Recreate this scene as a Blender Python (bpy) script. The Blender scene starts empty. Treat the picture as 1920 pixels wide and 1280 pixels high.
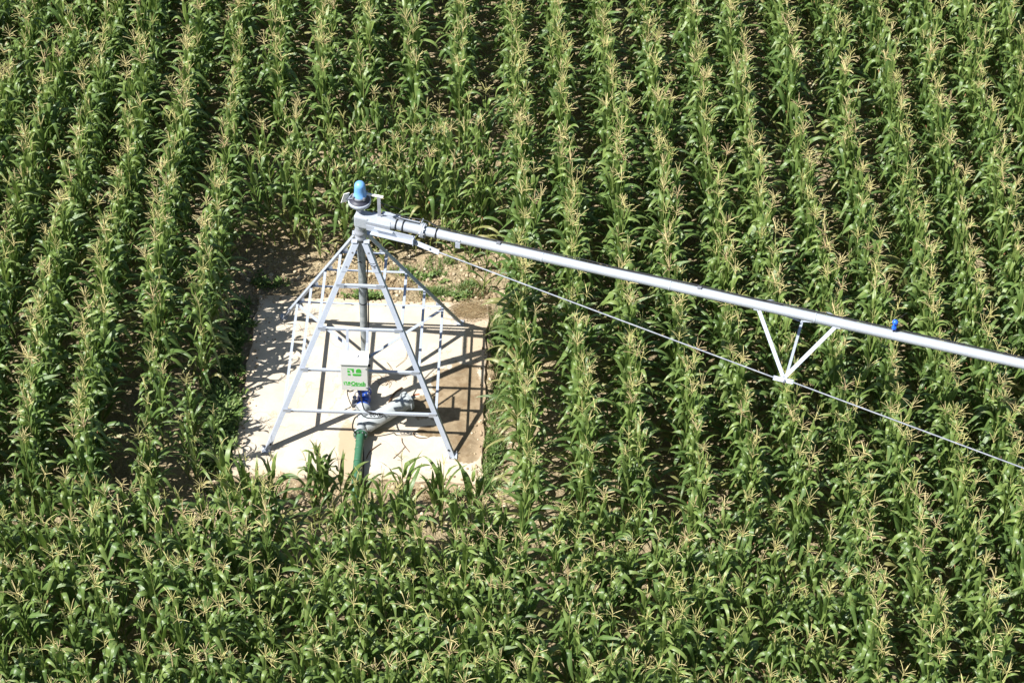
import bpy, bmesh, math, random
import numpy as np
from mathutils import Vector, Matrix, Quaternion

SC = bpy.context.scene
COL = SC.collection
V = Vector
R = math.radians

# ------------------------------------------------------------------ camera, light
CAM = V((2.3388, -24.5097, 26.4331))
CR, CU, CF = V((0.9995, 0.0223, 0.0240)), V((-0.0327, 0.7177, 0.6956)), V((0.0017, 0.6960, -0.7180))
cam = bpy.data.objects.new('camera', bpy.data.cameras.new('camera'))
COL.objects.link(cam)
m = Matrix((CR, CU, -CF)).transposed().to_4x4()
m.translation = CAM
cam.matrix_world = m
cam.data.sensor_width = 36
cam.data.lens = 4064.3 / 1920 * 36
cam.data.clip_start = 0.5
cam.data.clip_end = 8000
SC.camera = cam

LIGHT = V((2.67, 1.18, -3.61)).normalized()          # the way the light travels
SUN_EL = math.asin(-LIGHT.z)
sun = bpy.data.objects.new('sun', bpy.data.lights.new('sun', 'SUN'))
COL.objects.link(sun)
sun.rotation_euler = LIGHT.to_track_quat('-Z', 'Y').to_euler()
sun.data.energy = 4.6
sun.data.angle = R(0.53)
sun.data.color = (1.0, 0.972, 0.925)
W = bpy.data.worlds.new('World')
SC.world = W
W.use_nodes = True
sky = W.node_tree.nodes.new('ShaderNodeTexSky')
sky.sky_type = 'NISHITA'
sky.sun_disc = False
sky.sun_elevation = SUN_EL
sky.sun_rotation = math.atan2(-LIGHT.x, -LIGHT.y)
sky.altitude = 100
bg = W.node_tree.nodes['Background']
W.node_tree.links.new(sky.outputs[0], bg.inputs[0])
bg.inputs[1].default_value = 0.050
SC.view_settings.view_transform = 'Standard'
SC.view_settings.look = 'None'
SC.view_settings.exposure = 1.12
SC.view_settings.gamma = 1

# ------------------------------------------------------------------ materials
class NT:
    """small helper to write node trees"""
    def __init__(self, name):
        self.m = bpy.data.materials.new(name)
        self.m.use_nodes = True
        self.t = self.m.node_tree
        self.t.nodes.clear()
        self.out = self.t.nodes.new('ShaderNodeOutputMaterial')
    def n(self, kind, **kw):
        x = self.t.nodes.new('ShaderNode' + kind)
        for k, v in kw.items():
            if k.startswith('i_'):
                key = k[2:]
                x.inputs[int(key) if key.isdigit() else key.replace('_', ' ')].default_value = v
            else:
                setattr(x, k, v)
        return x
    def l(self, a, b):
        self.t.links.new(a, b)
    def math(self, op, a, b=None, clamp=False):
        x = self.n('Math', operation=op, use_clamp=clamp)
        for i, v in enumerate((a, b)):
            if v is None: continue
            if isinstance(v, (int, float)): x.inputs[i].default_value = v
            else: self.l(v, x.inputs[i])
        return x.outputs[0]
    def mix(self, f, a, b):
        x = self.n('Mix', data_type='RGBA')
        for i, v in ((0, f), (6, a), (7, b)):
            if isinstance(v, (int, float)): x.inputs[i].default_value = v
            elif isinstance(v, tuple): x.inputs[i].default_value = (*v, 1) if len(v) == 3 else v
            else: self.l(v, x.inputs[i])
        return x.outputs[2]
    def noise(self, scale, detail=4, rough=.55, vec=None, dist=0):
        x = self.n('TexNoise', i_Scale=scale, i_Detail=detail, i_Roughness=rough, i_Distortion=dist)
        if vec is not None: self.l(vec, x.inputs['Vector'])
        return x.outputs['Fac']
    def ramp(self, f, stops):
        x = self.n('ValToRGB')
        e = x.color_ramp.elements
        while len(e) < len(stops): e.new(.5)
        for s, (p, c) in zip(e, stops):
            s.position = p
            s.color = (*c, 1) if isinstance(c, tuple) else (c, c, c, 1)
        self.l(f, x.inputs[0])
        return x.outputs[0]
    def coord(self, w='Object'):
        return self.n('TexCoord').outputs[w]
    def attr(self, name):
        return self.n('Attribute', attribute_name=name).outputs['Fac']
    def bsdf(self, col, rough=.5, metal=0., spec=.5, bump=None, bstr=.3, bdist=.01):
        b = self.n('BsdfPrincipled')
        for k, v in (('Base Color', col), ('Roughness', rough), ('Metallic', metal), ('Specular IOR Level', spec)):
            if isinstance(v, tuple): b.inputs[k].default_value = (*v, 1)
            elif isinstance(v, (int, float)): b.inputs[k].default_value = v
            else: self.l(v, b.inputs[k])
        if bump is not None:
            q = self.n('Bump', i_Strength=bstr, i_Distance=bdist)
            self.l(bump, q.inputs['Height'])
            self.l(q.outputs[0], b.inputs['Normal'])
        self.b = b
        self.l(b.outputs[0], self.out.inputs[0])
        return b

def mat_leaf():
    t = NT('corn_leaf')
    tint, u, vv = t.attr('tint'), t.attr('across'), t.attr('along')
    pos = t.n('NewGeometry').outputs['Position']
    vig = t.math('MULTIPLY', t.math('SUBTRACT', t.noise(.55, 3, .6, pos), .5), .55)
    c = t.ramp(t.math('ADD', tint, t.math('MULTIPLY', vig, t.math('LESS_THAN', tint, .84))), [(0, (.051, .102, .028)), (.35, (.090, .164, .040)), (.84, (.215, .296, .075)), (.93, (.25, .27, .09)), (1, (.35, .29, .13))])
    rib = t.math('LESS_THAN', t.math('ABSOLUTE', u), .13)
    c = t.mix(t.math('MULTIPLY', rib, .55), c, (.19, .24, .10))
    wn = t.noise(9, 2, .5, t.coord())
    c = t.mix(t.math('MULTIPLY', wn, .4), c, (.11, .175, .04))
    tip = t.math('MULTIPLY', t.math('POWER', vv, 10.0), .5)
    c = t.mix(tip, c, (.26, .21, .09))
    b = t.bsdf(c, .37, 0, .6)
    vein = t.math('SINE', t.math('MULTIPLY', u, 26.0))
    q = t.n('Bump', i_Strength=.25, i_Distance=.002)
    t.l(vein, q.inputs['Height'])
    t.l(q.outputs[0], b.inputs['Normal'])
    tr = t.n('BsdfTranslucent')
    t.l(t.mix(.5, c, (.23, .36, .04)), tr.inputs[0])
    mx = t.n('MixShader', i_0=.26)
    t.l(b.outputs[0], mx.inputs[1])
    t.l(tr.outputs[0], mx.inputs[2])
    t.l(mx.outputs[0], t.out.inputs[0])
    return t.m

def mat_stalk():
    t = NT('corn_stalk')
    c = t.ramp(t.attr('tint'), [(0, (.15, .22, .05)), (.7, (.23, .28, .08)), (1, (.32, .31, .12))])
    t.bsdf(c, .5)
    return t.m

def mat_tassel():
    t = NT('corn_tassel')
    c = t.ramp(t.attr('tint'), [(0, (.46, .45, .15)), (.4, (.60, .53, .23)), (.9, (.66, .55, .28)), (1, (.50, .37, .20))])
    b = t.bsdf(c, .7)
    return t.m

def mat_husk():
    t = NT('corn_husk')
    c = t.ramp(t.attr('along'), [(0, (.15, .21, .06)), (.7, (.27, .32, .12)), (.8, (.36, .20, .10)), (1, (.28, .12, .06))])
    t.bsdf(c, .6)
    return t.m

def mat_soil():
    t = NT('field_soil')
    co = t.coord()
    a = t.noise(1.3, 6, .6, co)
    c = t.ramp(a, [(.3, (.20, .15, .087)), (.5, (.29, .225, .135)), (.7, (.39, .315, .195))])
    f = t.noise(26, 6, .7, co)
    c = t.mix(t.ramp(f, [(.42, 0.), (.62, .85)]), c, (.39, .325, .20))
    vr = t.n('TexVoronoi', i_Scale=19)
    t.l(co, vr.inputs['Vector'])
    c = t.mix(t.ramp(vr.outputs['Distance'], [(.0, .6), (.22, .0)]), c, (.47, .39, .28))
    h = t.math('ADD', f, t.math('MULTIPLY', vr.outputs['Distance'], -.6))
    t.bsdf(c, .95, 0, .2, h, .9, .05)
    return t.m

def mat_clod():
    t = NT('soil_clod')
    c = t.ramp(t.attr('tint'), [(0, (.19, .14, .08)), (.5, (.32, .245, .145)), (.8, (.46, .38, .25)), (1, (.60, .53, .39))])
    co = t.coord()
    c = t.mix(t.math('MULTIPLY', t.noise(30, 4, .6, co), .5), c, (.36, .27, .19))
    t.bsdf(c, .92, 0, .2, t.noise(60, 4, .6, co), .5, .01)
    return t.m

def mat_concrete():
    t = NT('pale_concrete')
    co = t.coord()
    big = t.noise(1.1, 5, .6, co)
    c = t.ramp(big, [(.3, (.46, .39, .30)), (.5, (.54, .475, .38)), (.7, (.60, .54, .445))])
    fine = t.noise(38, 5, .7, co)
    c = t.mix(t.ramp(fine, [(.35, .35), (.52, .0)]), c, (.40, .33, .25))
    spots = t.n('TexVoronoi', i_Scale=7.5)
    t.l(co, spots.inputs['Vector'])
    c = t.mix(t.ramp(spots.outputs['Distance'], [(.02, .35), (.05, 0.)]), c, (.40, .33, .25))
    cr = t.n('TexVoronoi', feature='DISTANCE_TO_EDGE', i_Scale=.62)
    cv = t.n('VectorMath', operation='ADD')
    nz = t.n('TexNoise', i_Scale=2.2, i_Detail=5)
    t.l(co, nz.inputs['Vector']); t.l(co, cv.inputs[0]); t.l(nz.outputs['Color'], cv.inputs[1])
    t.l(cv.outputs[0], cr.inputs['Vector'])
    c = t.mix(t.ramp(cr.outputs['Distance'], [(.002, .55), (.006, 0.)]), c, (.25, .20, .15))
    c = t.mix(t.ramp(t.noise(2.1, 7, .72, co, .8), [(.50, 0.), (.70, .50)]), c, (.44, .365, .265))
    # wet and muddy stains, each with a ragged outline of its own
    sep = t.n('SeparateXYZ')
    t.l(co, sep.inputs[0])
    X, Y = sep.outputs[0], sep.outputs[1]
    wob = t.math('MULTIPLY', t.math('SUBTRACT', t.noise(2.6, 8, .70, co), .5), 1.6)
    def ell(cx, cy, rx, ry, rot=0.):
        dx, dy = t.math('SUBTRACT', X, cx), t.math('SUBTRACT', Y, cy)
        cs, sn = math.cos(rot), math.sin(rot)
        a = t.math('ADD', t.math('MULTIPLY', dx, cs / rx), t.math('MULTIPLY', dy, sn / rx))
        b = t.math('ADD', t.math('MULTIPLY', dx, -sn / ry), t.math('MULTIPLY', dy, cs / ry))
        return t.math('SQRT', t.math('ADD', t.math('POWER', t.math('ABSOLUTE', a), 2.6), t.math('POWER', t.math('ABSOLUTE', b), 2.6)))
    d = ell(1.62, -.42, .50, 1.02, R(12))
    d = t.math('MINIMUM', d, ell(1.15, -.40, .42, .30, R(38)))
    d = t.math('MINIMUM', d, ell(1.72, -1.28, .30, .34))
    d = t.math('MINIMUM', d, ell(1.20, -.98, .36, .13))
    wet = t.ramp(t.math('ADD', d, wob), [(.90, 1.), (1.0, 0.)])
    d2 = t.math('MINIMUM', ell(-.19, -1.50, .17, .62, R(6)), ell(.32, -1.02, .30, .07, R(20)))
    wet2 = t.ramp(t.math('ADD', d2, wob), [(.78, 1.), (1.0, 0.)])
    mud = t.ramp(t.noise(4.5, 7, .68, co, .6), [(.36, 0.), (.62, 1.)])
    cw = t.mix(mud, (.150, .105, .055), (.275, .205, .12))
    c = t.mix(t.math('MULTIPLY', wet, .92), c, cw)
    c = t.mix(t.math('MULTIPLY', wet2, .70), c, (.36, .27, .16))
    blot = t.ramp(t.noise(3.4, 8, .74, co, .5), [(.52, 0.), (.60, .75)])
    c = t.mix(t.math('MULTIPLY', wet, blot), c, (.17, .115, .062))
    d3 = t.math('MINIMUM', ell(1.72, 1.72, .34, .22), ell(1.80, 1.1, .22, .6))
    c = t.mix(t.math('MULTIPLY', t.ramp(t.math('ADD', d3, wob), [(.7, 1.), (1.1, 0.)]), .6), c, (.40, .29, .18))
    # soil trodden along the rim
    ex = t.math('ABSOLUTE', X)
    rim = t.math('ADD', t.math('MAXIMUM', ex, t.math('ABSOLUTE', Y)), t.math('MULTIPLY', wob, .22))
    c = t.mix(t.ramp(t.math('SUBTRACT', rim, 1.0), [(.83, 0.), (.99, .6)]), c, (.44, .33, .22))
    rough = t.math('SUBTRACT', .9, t.math('MULTIPLY', wet, .2))
    t.bsdf(c, rough, 0, .3, fine, .25, .006)
    return t.m

def mat_galv(name='galvanised_steel', base=(.46, .50, .57), dark=(.38, .42, .49), scale=70):
    t = NT(name)
    co = t.coord()
    sp = t.n('TexVoronoi', i_Scale=scale)
    t.l(co, sp.inputs['Vector'])
    f = t.math('ADD', t.math('MULTIPLY', sp.outputs['Color'], .5), t.math('MULTIPLY', t.noise(5, 5, .6, co), .5))
    c = t.mix(t.ramp(f, [(.3, 0.), (.7, 1.)]), dark, base)
    rg = t.ramp(f, [(.2, .66), (.8, .50)])
    t.bsdf(c, rg, .25, .5, t.noise(40, 3, .5, co), .06, .003)
    return t.m

def mat_flat(name, col, rough=.5, metal=0., spec=.5, var=.12, scale=14, bstr=.05):
    t = NT(name)
    co = t.coord()
    f = t.noise(scale, 5, .6, co)
    lo, hi = tuple(x * (1 - var) for x in col), tuple(min(1, x * (1 + var)) for x in col)
    t.bsdf(t.mix(f, lo, hi), rough, metal, spec, f, bstr, .004)
    return t.m

def mat_weed(name, lo, mid, hi):
    t = NT(name)
    c = t.ramp(t.attr('tint'), [(0, lo), (.5, mid), (1, hi)])
    b = t.bsdf(c, .5, 0, .4)
    tr = t.n('BsdfTranslucent')
    t.l(c, tr.inputs[0])
    mx = t.n('MixShader', i_0=.25)
    t.l(b.outputs[0], mx.inputs[1]); t.l(tr.outputs[0], mx.inputs[2]); t.l(mx.outputs[0], t.out.inputs[0])
    return t.m

M = dict(
    leaf=mat_leaf(), stalk=mat_stalk(), tassel=mat_tassel(), husk=mat_husk(), soil=mat_soil(), clod=mat_clod(), concrete=mat_concrete(),
    steel=mat_galv(), pipe=mat_galv('galvanised_pipe', (.45, .48, .53), (.36, .40, .45), 70),
    riser=mat_galv('weathered_galvanised_pipe', (.36, .39, .40), (.22, .25, .26), 12),
    dullsteel=mat_galv('dull_steel', (.36, .38, .42), (.24, .26, .30), 20),
    white=mat_flat('white_enamel', (.80, .79, .74), .4, var=.03), cream=mat_flat('cabinet_door_paint', (.77, .76, .71), .45, var=.04),
    green=mat_flat('green_plastic_pipe', (.035, .125, .068), .5, var=.3, scale=9), logo=mat_flat('green_print', (.07, .50, .06), .5, var=.05),
    blue=mat_flat('blue_dome_plastic', (.15, .36, .70), .38, var=.12, scale=8), valve=mat_flat('blue_valve_paint', (.02, .07, .36), .35, var=.2),
    sprink=mat_flat('blue_sprinkler_plastic', (.02, .13, .75), .35), grey=mat_flat('pale_grey_paint', (.35, .38, .39), .42, var=.08, scale=7),
    black=mat_flat('black_rubber', (.012, .013, .016), .55), navy=mat_flat('dark_bearing_plate', (.04, .042, .06), .5), zinc=mat_flat('zinc_bolt', (.30, .31, .34), .4, .5),
    red=mat_flat('orange_tap_handle', (.55, .13, .05), .5), straw=mat_weed('dry_straw', (.24, .16, .08), (.36, .26, .14), (.48, .38, .22)),
    weed=mat_weed('weed_leaf', (.07, .13, .03), (.125, .205, .05), (.22, .28, .09)), brown=mat_flat('brown_hose', (.11, .06, .03), .6),
)

# ------------------------------------------------------------------ mesh helpers
class MB:
    """collects quads and polygons of one mesh"""
    def __init__(self):
        self.v, self.f, self.sm = [], [], []
    def add(self, vs, fs, smooth=False):
        o = len(self.v)
        self.v += [tuple(x) for x in vs]
        self.f += [tuple(i + o for i in f) for f in fs]
        self.sm += [smooth] * len(fs)
        return self
    def box(self, c, s, rot=None, bev=0.0):
        c, hx, hy, hz = V(c), s[0] / 2, s[1] / 2, s[2] / 2
        bm = bmesh.new()
        bmesh.ops.create_cube(bm, size=1)
        bmesh.ops.scale(bm, vec=(2 * hx, 2 * hy, 2 * hz), verts=bm.verts)
        if bev:
            bmesh.ops.bevel(bm, geom=bm.edges[:], offset=bev, segments=2, profile=.6, affect='EDGES')
        M3 = rot if rot is not None else Matrix.Identity(3)
        bm.verts.index_update()
        self.add([c + M3 @ v.co for v in bm.verts], [[v.index for v in f.verts] for f in bm.faces])
        bm.free()
        return self
    def tube(self, pts, r, seg=12, caps=True, smooth=True):
        pts = [V(p) for p in pts]
        rs = r if isinstance(r, (list, tuple)) else [r] * len(pts)
        d0 = (pts[1] - pts[0]).normalized()
        a = d0.orthogonal().normalized()
        vs, fs = [], []
        for i, p in enumerate(pts):
            d = (pts[min(i + 1, len(pts) - 1)] - pts[max(i - 1, 0)]).normalized()
            a = (a - d * a.dot(d)).normalized()
            b = d.cross(a)
            for k in range(seg):
                t = 2 * math.pi * k / seg
                vs.append(p + (a * math.cos(t) + b * math.sin(t)) * rs[i])
        for i in range(len(pts) - 1):
            for k in range(seg):
                k2 = (k + 1) % seg
                fs.append((i * seg + k, i * seg + k2, (i + 1) * seg + k2, (i + 1) * seg + k))
        self.add(vs, fs, smooth)
        if caps:
            n = len(pts) - 1
            self.add(vs[:seg], [tuple(reversed(range(seg)))])
            self.add(vs[n * seg:], [tuple(range(seg))])
        return self
    def lathe(self, prof, base, axis=(0, 0, 1), seg=24, smooth=True):
        """prof: (radius, height) along the axis from base"""
        ax = V(axis).normalized()
        a = ax.orthogonal().normalized()
        b = ax.cross(a)
        base = V(base)
        n = len(prof)
        vs, fs = [], []
        for (r, h) in prof:
            for k in range(seg):
                t = 2 * math.pi * k / seg
                vs.append(base + ax * h + (a * math.cos(t) + b * math.sin(t)) * max(r, 1e-4))
        for i in range(n - 1):
            for k in range(seg):
                k2 = (k + 1) % seg
                fs.append((i * seg + k, i * seg + k2, (i + 1) * seg + k2, (i + 1) * seg + k))
        self.add(vs, fs, smooth)
        self.add(vs[:seg], [tuple(reversed(range(seg)))])
        self.add(vs[(n - 1) * seg:], [tuple(range(seg))])
        return self
    def prism(self, poly, p0, p1, ax, ay):
        """2D outline poly in the axes ax, ay, swept from p0 to p1"""
        p0, p1, ax, ay = V(p0), V(p1), V(ax), V(ay)
        n = len(poly)
        vs = [p0 + ax * x + ay * y for x, y in poly] + [p1 + ax * x + ay * y for x, y in poly]
        fs = [tuple(reversed(range(n))), tuple(range(n, 2 * n))] + [(i, (i + 1) % n, n + (i + 1) % n, n + i) for i in range(n)]
        return self.add(vs, fs)
    def angle(self, p0, p1, da, db, w, t):
        """steel angle: its corner runs p0-p1, its flanges point along da and db"""
        p0, p1 = V(p0), V(p1)
        d = (p1 - p0).normalized()
        a = V(da); a = (a - d * a.dot(d)).normalized()
        b = V(db); b = (b - d * b.dot(d)).normalized()
        wa, wb = (w if isinstance(w, tuple) else (w, w))
        return self.prism([(0, 0), (wa, 0), (wa, t), (t, t), (t, wb), (0, wb)], p0, p1, a, b)
    def flat(self, p0, p1, side, w, nrm, t):
        """flat bar p0-p1, w wide along side, t thick along nrm"""
        return self.prism([(-w / 2, -t / 2), (w / 2, -t / 2), (w / 2, t / 2), (-w / 2, t / 2)], p0, p1, V(side).normalized(), V(nrm).normalized())
    def build(self, name, mt, parent=None, **props):
        me = bpy.data.meshes.new(name)
        me.from_pydata(self.v, [], self.f)
        me.polygons.foreach_set('use_smooth', self.sm)
        me.materials.append(mt)
        bm = bmesh.new()
        bm.from_mesh(me)
        bmesh.ops.recalc_face_normals(bm, faces=bm.faces)
        bm.to_mesh(me)
        bm.free()
        o = bpy.data.objects.new(name, me)
        COL.objects.link(o)
        if parent is not None: o.parent = parent
        for k, v in props.items(): o[k] = v
        return o

def empty(name, loc, **props):
    o = bpy.data.objects.new(name, None)
    o.empty_display_size = .3
    o.location = loc
    COL.objects.link(o)
    for k, v in props.items(): o[k] = v
    return o

def under(root, objs):
    """keep world coordinates of parts whose thing stands at its base"""
    for o in objs:
        for ch in [o]:
            ch.matrix_parent_inverse = Matrix.Translation(-root.location)

def bez(pts, n=8):
    """smooth path through points (Catmull-Rom)"""
    pts = [V(p) for p in pts]
    q = [pts[0]] + pts + [pts[-1]]
    out = []
    for i in range(1, len(q) - 2):
        a, b, c, d = q[i - 1], q[i], q[i + 1], q[i + 2]
        for k in range(n):
            t = k / n
            out.append(.5 * ((2 * b) + (c - a) * t + (2 * a - 5 * b + 4 * c - d) * t * t + (3 * b - a - 3 * c + d) * t ** 3))
    out.append(pts[-1])
    return out

# ------------------------------------------------------------------ ground and slab
def vnoise(x, y, seed=0):
    """smooth value noise on numpy arrays"""
    xi, yi = np.floor(x).astype(np.int64), np.floor(y).astype(np.int64)
    fx, fy = x - xi, y - yi
    fx, fy = fx * fx * (3 - 2 * fx), fy * fy * (3 - 2 * fy)
    def h(a, b):
        n = (a * 374761393 + b * 668265263 + seed * 1442695041) & 0xffffffff
        n = ((n ^ (n >> 13)) * 1274126177) & 0xffffffff
        return ((n ^ (n >> 16)) & 0xffff) / 65535.0
    return (h(xi, yi) * (1 - fx) + h(xi + 1, yi) * fx) * (1 - fy) + (h(xi, yi + 1) * (1 - fx) + h(xi + 1, yi + 1) * fx) * fy

def ground_z(x, y):
    x, y = np.asarray(x, float), np.asarray(y, float)
    z = -.075 + .05 * (vnoise(x * 1.1 + 50, y * 1.1 + 50, 1) - .5) + .06 * (vnoise(x * 3.7 + 50, y * 3.7 + 50, 2) - .5) + .04 * (vnoise(x * 9 + 90, y * 9 + 90, 3) - .5)
    near = np.maximum(np.abs(x), np.abs(y))
    z = np.where(near < 1.93, -.16, z)
    far = np.maximum(np.abs(x - 2.5) - 12, np.abs(y - 2.5) - 12)
    return np.where(far > 1.5, -.08, z)

xs = np.concatenate([[-4000, -800, -200, -60, -25], np.arange(-11, 17.01, .07), [30, 65, 200, 800, 4000]])
ys = np.concatenate([[-4000, -800, -200, -60, -25], np.arange(-10.5, 15.01, .07), [30, 65, 200, 800, 4000]])
GX, GY = np.meshgrid(xs, ys)
GZ = ground_z(GX, GY)
co = np.stack([GX, GY, GZ], -1).reshape(-1, 3)
nx, ny = len(xs), len(ys)
ii = (np.arange(ny - 1)[:, None] * nx + np.arange(nx - 1)[None, :]).ravel()
qf = np.stack([ii, ii + 1, ii + 1 + nx, ii + nx], -1)

def np_mesh(name, verts, quads, mats, midx=None, attrs=None, smooth=True):
    me = bpy.data.meshes.new(name)
    n, k = len(verts), len(quads)
    me.vertices.add(n)
    me.vertices.foreach_set('co', np.ascontiguousarray(verts, np.float32).ravel())
    me.loops.add(k * 4)
    me.loops.foreach_set('vertex_index', np.ascontiguousarray(quads, np.int32).ravel())
    me.polygons.add(k)
    me.polygons.foreach_set('loop_start', np.arange(0, k * 4, 4, dtype=np.int32))
    if midx is not None:
        me.polygons.foreach_set('material_index', np.ascontiguousarray(midx, np.int32))
    me.polygons.foreach_set('use_smooth', np.full(k, smooth, bool))
    for mt in mats: me.materials.append(mt)
    for an, av in (attrs or {}).items():
        a = me.attributes.new(an, 'FLOAT', 'POINT')
        a.data.foreach_set('value', np.ascontiguousarray(av, np.float32))
    me.update(calc_edges=True)
    return me

def link(name, me, parent=None, **props):
    o = bpy.data.objects.new(name, me)
    COL.objects.link(o)
    if parent is not None: o.parent = parent
    for k, v in props.items(): o[k] = v
    return o

link('field_soil', np_mesh('field_soil', co, qf, [M['soil']]), kind='structure', label='tan stony soil under the corn and around the pad', category='soil')

def slab():
    rnd = random.Random(4)
    cs = [(-2.04, -2.05), (2.0, -2.05), (1.97, 1.99), (-2.0, 2.04)]
    ring = []
    for i in range(4):
        a, b = V((*cs[i], 0)), V((*cs[(i + 1) % 4], 0))
        nrm = (b - a).normalized().cross(V((0, 0, 1)))
        for k in range(40):
            ring.append(a.lerp(b, k / 40) + nrm * (rnd.uniform(-.012, .012) + .02 * math.sin(k * .7 + i)))
    mb = MB()
    n = len(ring)
    top = [p + V((0, 0, 0)) for p in ring]
    lip = [p * .995 for p in ring]
    mb.add([p * .994 for p in ring] + [p + V((0, 0, -.012)) for p in ring] + [p * 1.004 + V((0, 0, -.3)) for p in ring],
           [tuple(range(n))] + [(i, n + i, n + (i + 1) % n, (i + 1) % n) for i in range(n)] + [(n + i, 2 * n + i, 2 * n + (i + 1) % n, n + (i + 1) % n) for i in range(n)])
    return mb.build('concrete_pad', M['concrete'], kind='structure', label='square pale concrete pad with a brown wet stain under the tower', category='concrete pad')
slab()

# ------------------------------------------------------------------ the tower
HB, AP = 1.54, 3.61
def lp(sx, sy, z):                                   # point of a leg's corner at height z
    k = HB * (1 - z / AP)
    return V((sx * k, sy * k, z))
LEV = [.68, 1.345, 2.0, 2.68]
tower = empty('pivot_tower', (0, 0, 0), label='four-legged galvanised steel pyramid tower standing on the pale concrete pad', category='tower')
for sx in (-1, 1):
    for sy in (-1, 1):
        mb = MB()
        mb.angle(lp(sx, sy, .015), lp(sx, sy, 3.36), (-sx, 0, 0), (0, -sy, 0), .077, .009)
        leg = mb.build('leg', M['steel'], tower)
        fp = MB().box(lp(sx, sy, 0) + V((-sx * .03, -sy * .03, .012)), (.13, .13, .018), bev=.004)
        fp.flat(lp(sx, sy, .02) + V((-sx * .045, sy * -.012, 0)), lp(sx, sy, .2) + V((-sx * .045, sy * -.012, 0)), (1, 0, 0), .085, (0, 1, 0), .012)
        fo = fp.build('foot_plate', M['steel'], leg)
        for dx, dy in ((.055, -.055), (-.055, .055)):
            c = lp(sx, sy, 0) + V((-sx * .03 + dx * sx, -sy * .03 + dy * sy, .02))
            MB().lathe([(.016, 0), (.016, .014), (.009, .014), (.009, .05), (.006, .055)], c, seg=6, smooth=False).build('bolt', M['zinc'], leg)
        for z in (.13, 2.98, 3.2):
            c = lp(sx, sy, z) + V((-sx * .05, sy * .004, 0))
            MB().lathe([(.017, 0), (.017, .012), (.01, .014), (.008, .02)], c, (0, sy, 0), 6, False).build('bolt', M['black' if z < 1 else 'zinc'], leg)
        # splice plate near the top
        c0, c1 = lp(sx, sy, 2.9), lp(sx, sy, 3.34)
        MB().flat(c0 + V((-sx * .05, sy * .006, 0)), c1 + V((-sx * .05, sy * .006, 0)), (1, 0, 0), .09, (0, 1, .43 * sy), .008).build('splice_plate', M['steel'], leg)
        # plates where the horizontals meet the leg
        for z in LEV:
            c = lp(sx, sy, z)
            MB().flat(c + V((-sx * .085, sy * .005, -.045)), c + V((-sx * .085, sy * .005, .045)), (1, 0, 0), .12, (0, 1, 0), .007).build('gusset_plate', M['steel'], leg)
for z in LEV:
    for s in (-1, 1):
        # front and back bars
        a, b = lp(-1, s, z), lp(1, s, z)
        o = V((0, -s * .012, 0))
        MB().angle(a + o, b + o, (0, 0, -1), (0, -s, 0), .042, .005).build('cross_bar', M['steel'], tower)
        # side bars
        a, b = lp(s, -1, z), lp(s, 1, z)
        o = V((-s * .012, 0, 0))
        MB().angle(a + o, b + o, (0, 0, -1), (-s, 0, 0), .042, .005).build('cross_bar', M['steel'], tower)
for sx in (-1, 1):
    a, b = lp(sx, 1, .66) + V((-sx * .05, -.05, 0)), V((sx * .06, .05, .66))
    MB().angle(a, b, (0, 0, -1), (sx, -1, 0), .055, .006).build('brace', M['steel'], tower)
# hangers of the control box
for x in (-.20, .115):
    a, b = V((x, lp(1, -1, 2.0).y + .02, 2.0)), V((x, lp(1, -1, 1.345).y - .005, 1.30))
    hs = MB().flat(a, b, (1, 0, 0), .045, (0, 1, .4), .008)
    hs.box((x, -.985, 1.42), (.04, .17, .012)).box((x, -.93, 1.82), (.04, .28, .012))
    hs.build('hanger_strap', M['steel'], tower)
rp = MB().tube([(0, 0, .42), (0, 0, 3.40)], .063, 20).build('riser_pipe', M['riser'], tower)
for z in (2.30, 1.93):
    MB().lathe([(.067, 0), (.067, .02)], (0, 0, z), seg=18).build('pipe_tie', M['black'], rp)
MB().lathe([(.064, 0), (.10, .01), (.10, .03), (.064, .04)], (0, 0, .64), seg=20).build('support_collar', M['dullsteel'], tower)
MB().lathe([(.064, 0), (.085, .015), (.095, .04), (.095, .075), (.088, .085), (.088, .12), (.098, .13), (.098, .175), (.085, .19), (.085, .225)], (0, 0, 3.33), seg=26).build('top_collar', M['dullsteel'], tower)
# welded head plates that join the legs to the collar
for sx in (-1, 1):
    for sy in (-1, 1):
        MB().box(V((sx * .095, sy * .095, 3.36)), (.09, .09, .012), bev=.002).build('head_plate', M['steel'], tower)
# elbow at the foot of the riser, then the pipe's stub toward the valve
MB().tube(bez([(0, 0, .46), (0, -.01, .32), (0, -.07, .21), (0, -.17, .17), (0, -.27, .165)], 5), .063, 20).build('elbow', M['riser'], rp)
MB().lathe([(.064, 0), (.12, 0), (.12, .022), (.064, .022)], (0, -.27, .165), (0, -1, 0), 24, False).build('flange', M['dullsteel'], rp)
# control cables strapped to the riser and the legs
cb = MB()
cb.tube(bez([(.075, -.02, 3.30), (.10, -.03, 2.9), (.072, -.03, 2.4), (.085, -.035, 1.9), (.075, -.06, 1.4), (.06, -.5, 1.0), (.03, -.85, 1.12)], 6), .011, 6)
cb.tube(bez([(-.2, -.17, 3.1), (-.1, -.2, 2.98), (-.02, -.08, 2.9), (.07, -.02, 2.75)], 6), .008, 6)
cb.build('cable', M['black'], tower)
for (x, y, z) in ((.235, -.235, 3.03), (.255, -.255, 3.0)):
    MB().tube([V((x - .12, y - .012, z + .03)), V((x - .05, y - .02, z)), V((x + .01, y - .012, z + .02))], .006, 6).build('cable_tie', M['black'], tower)

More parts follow.
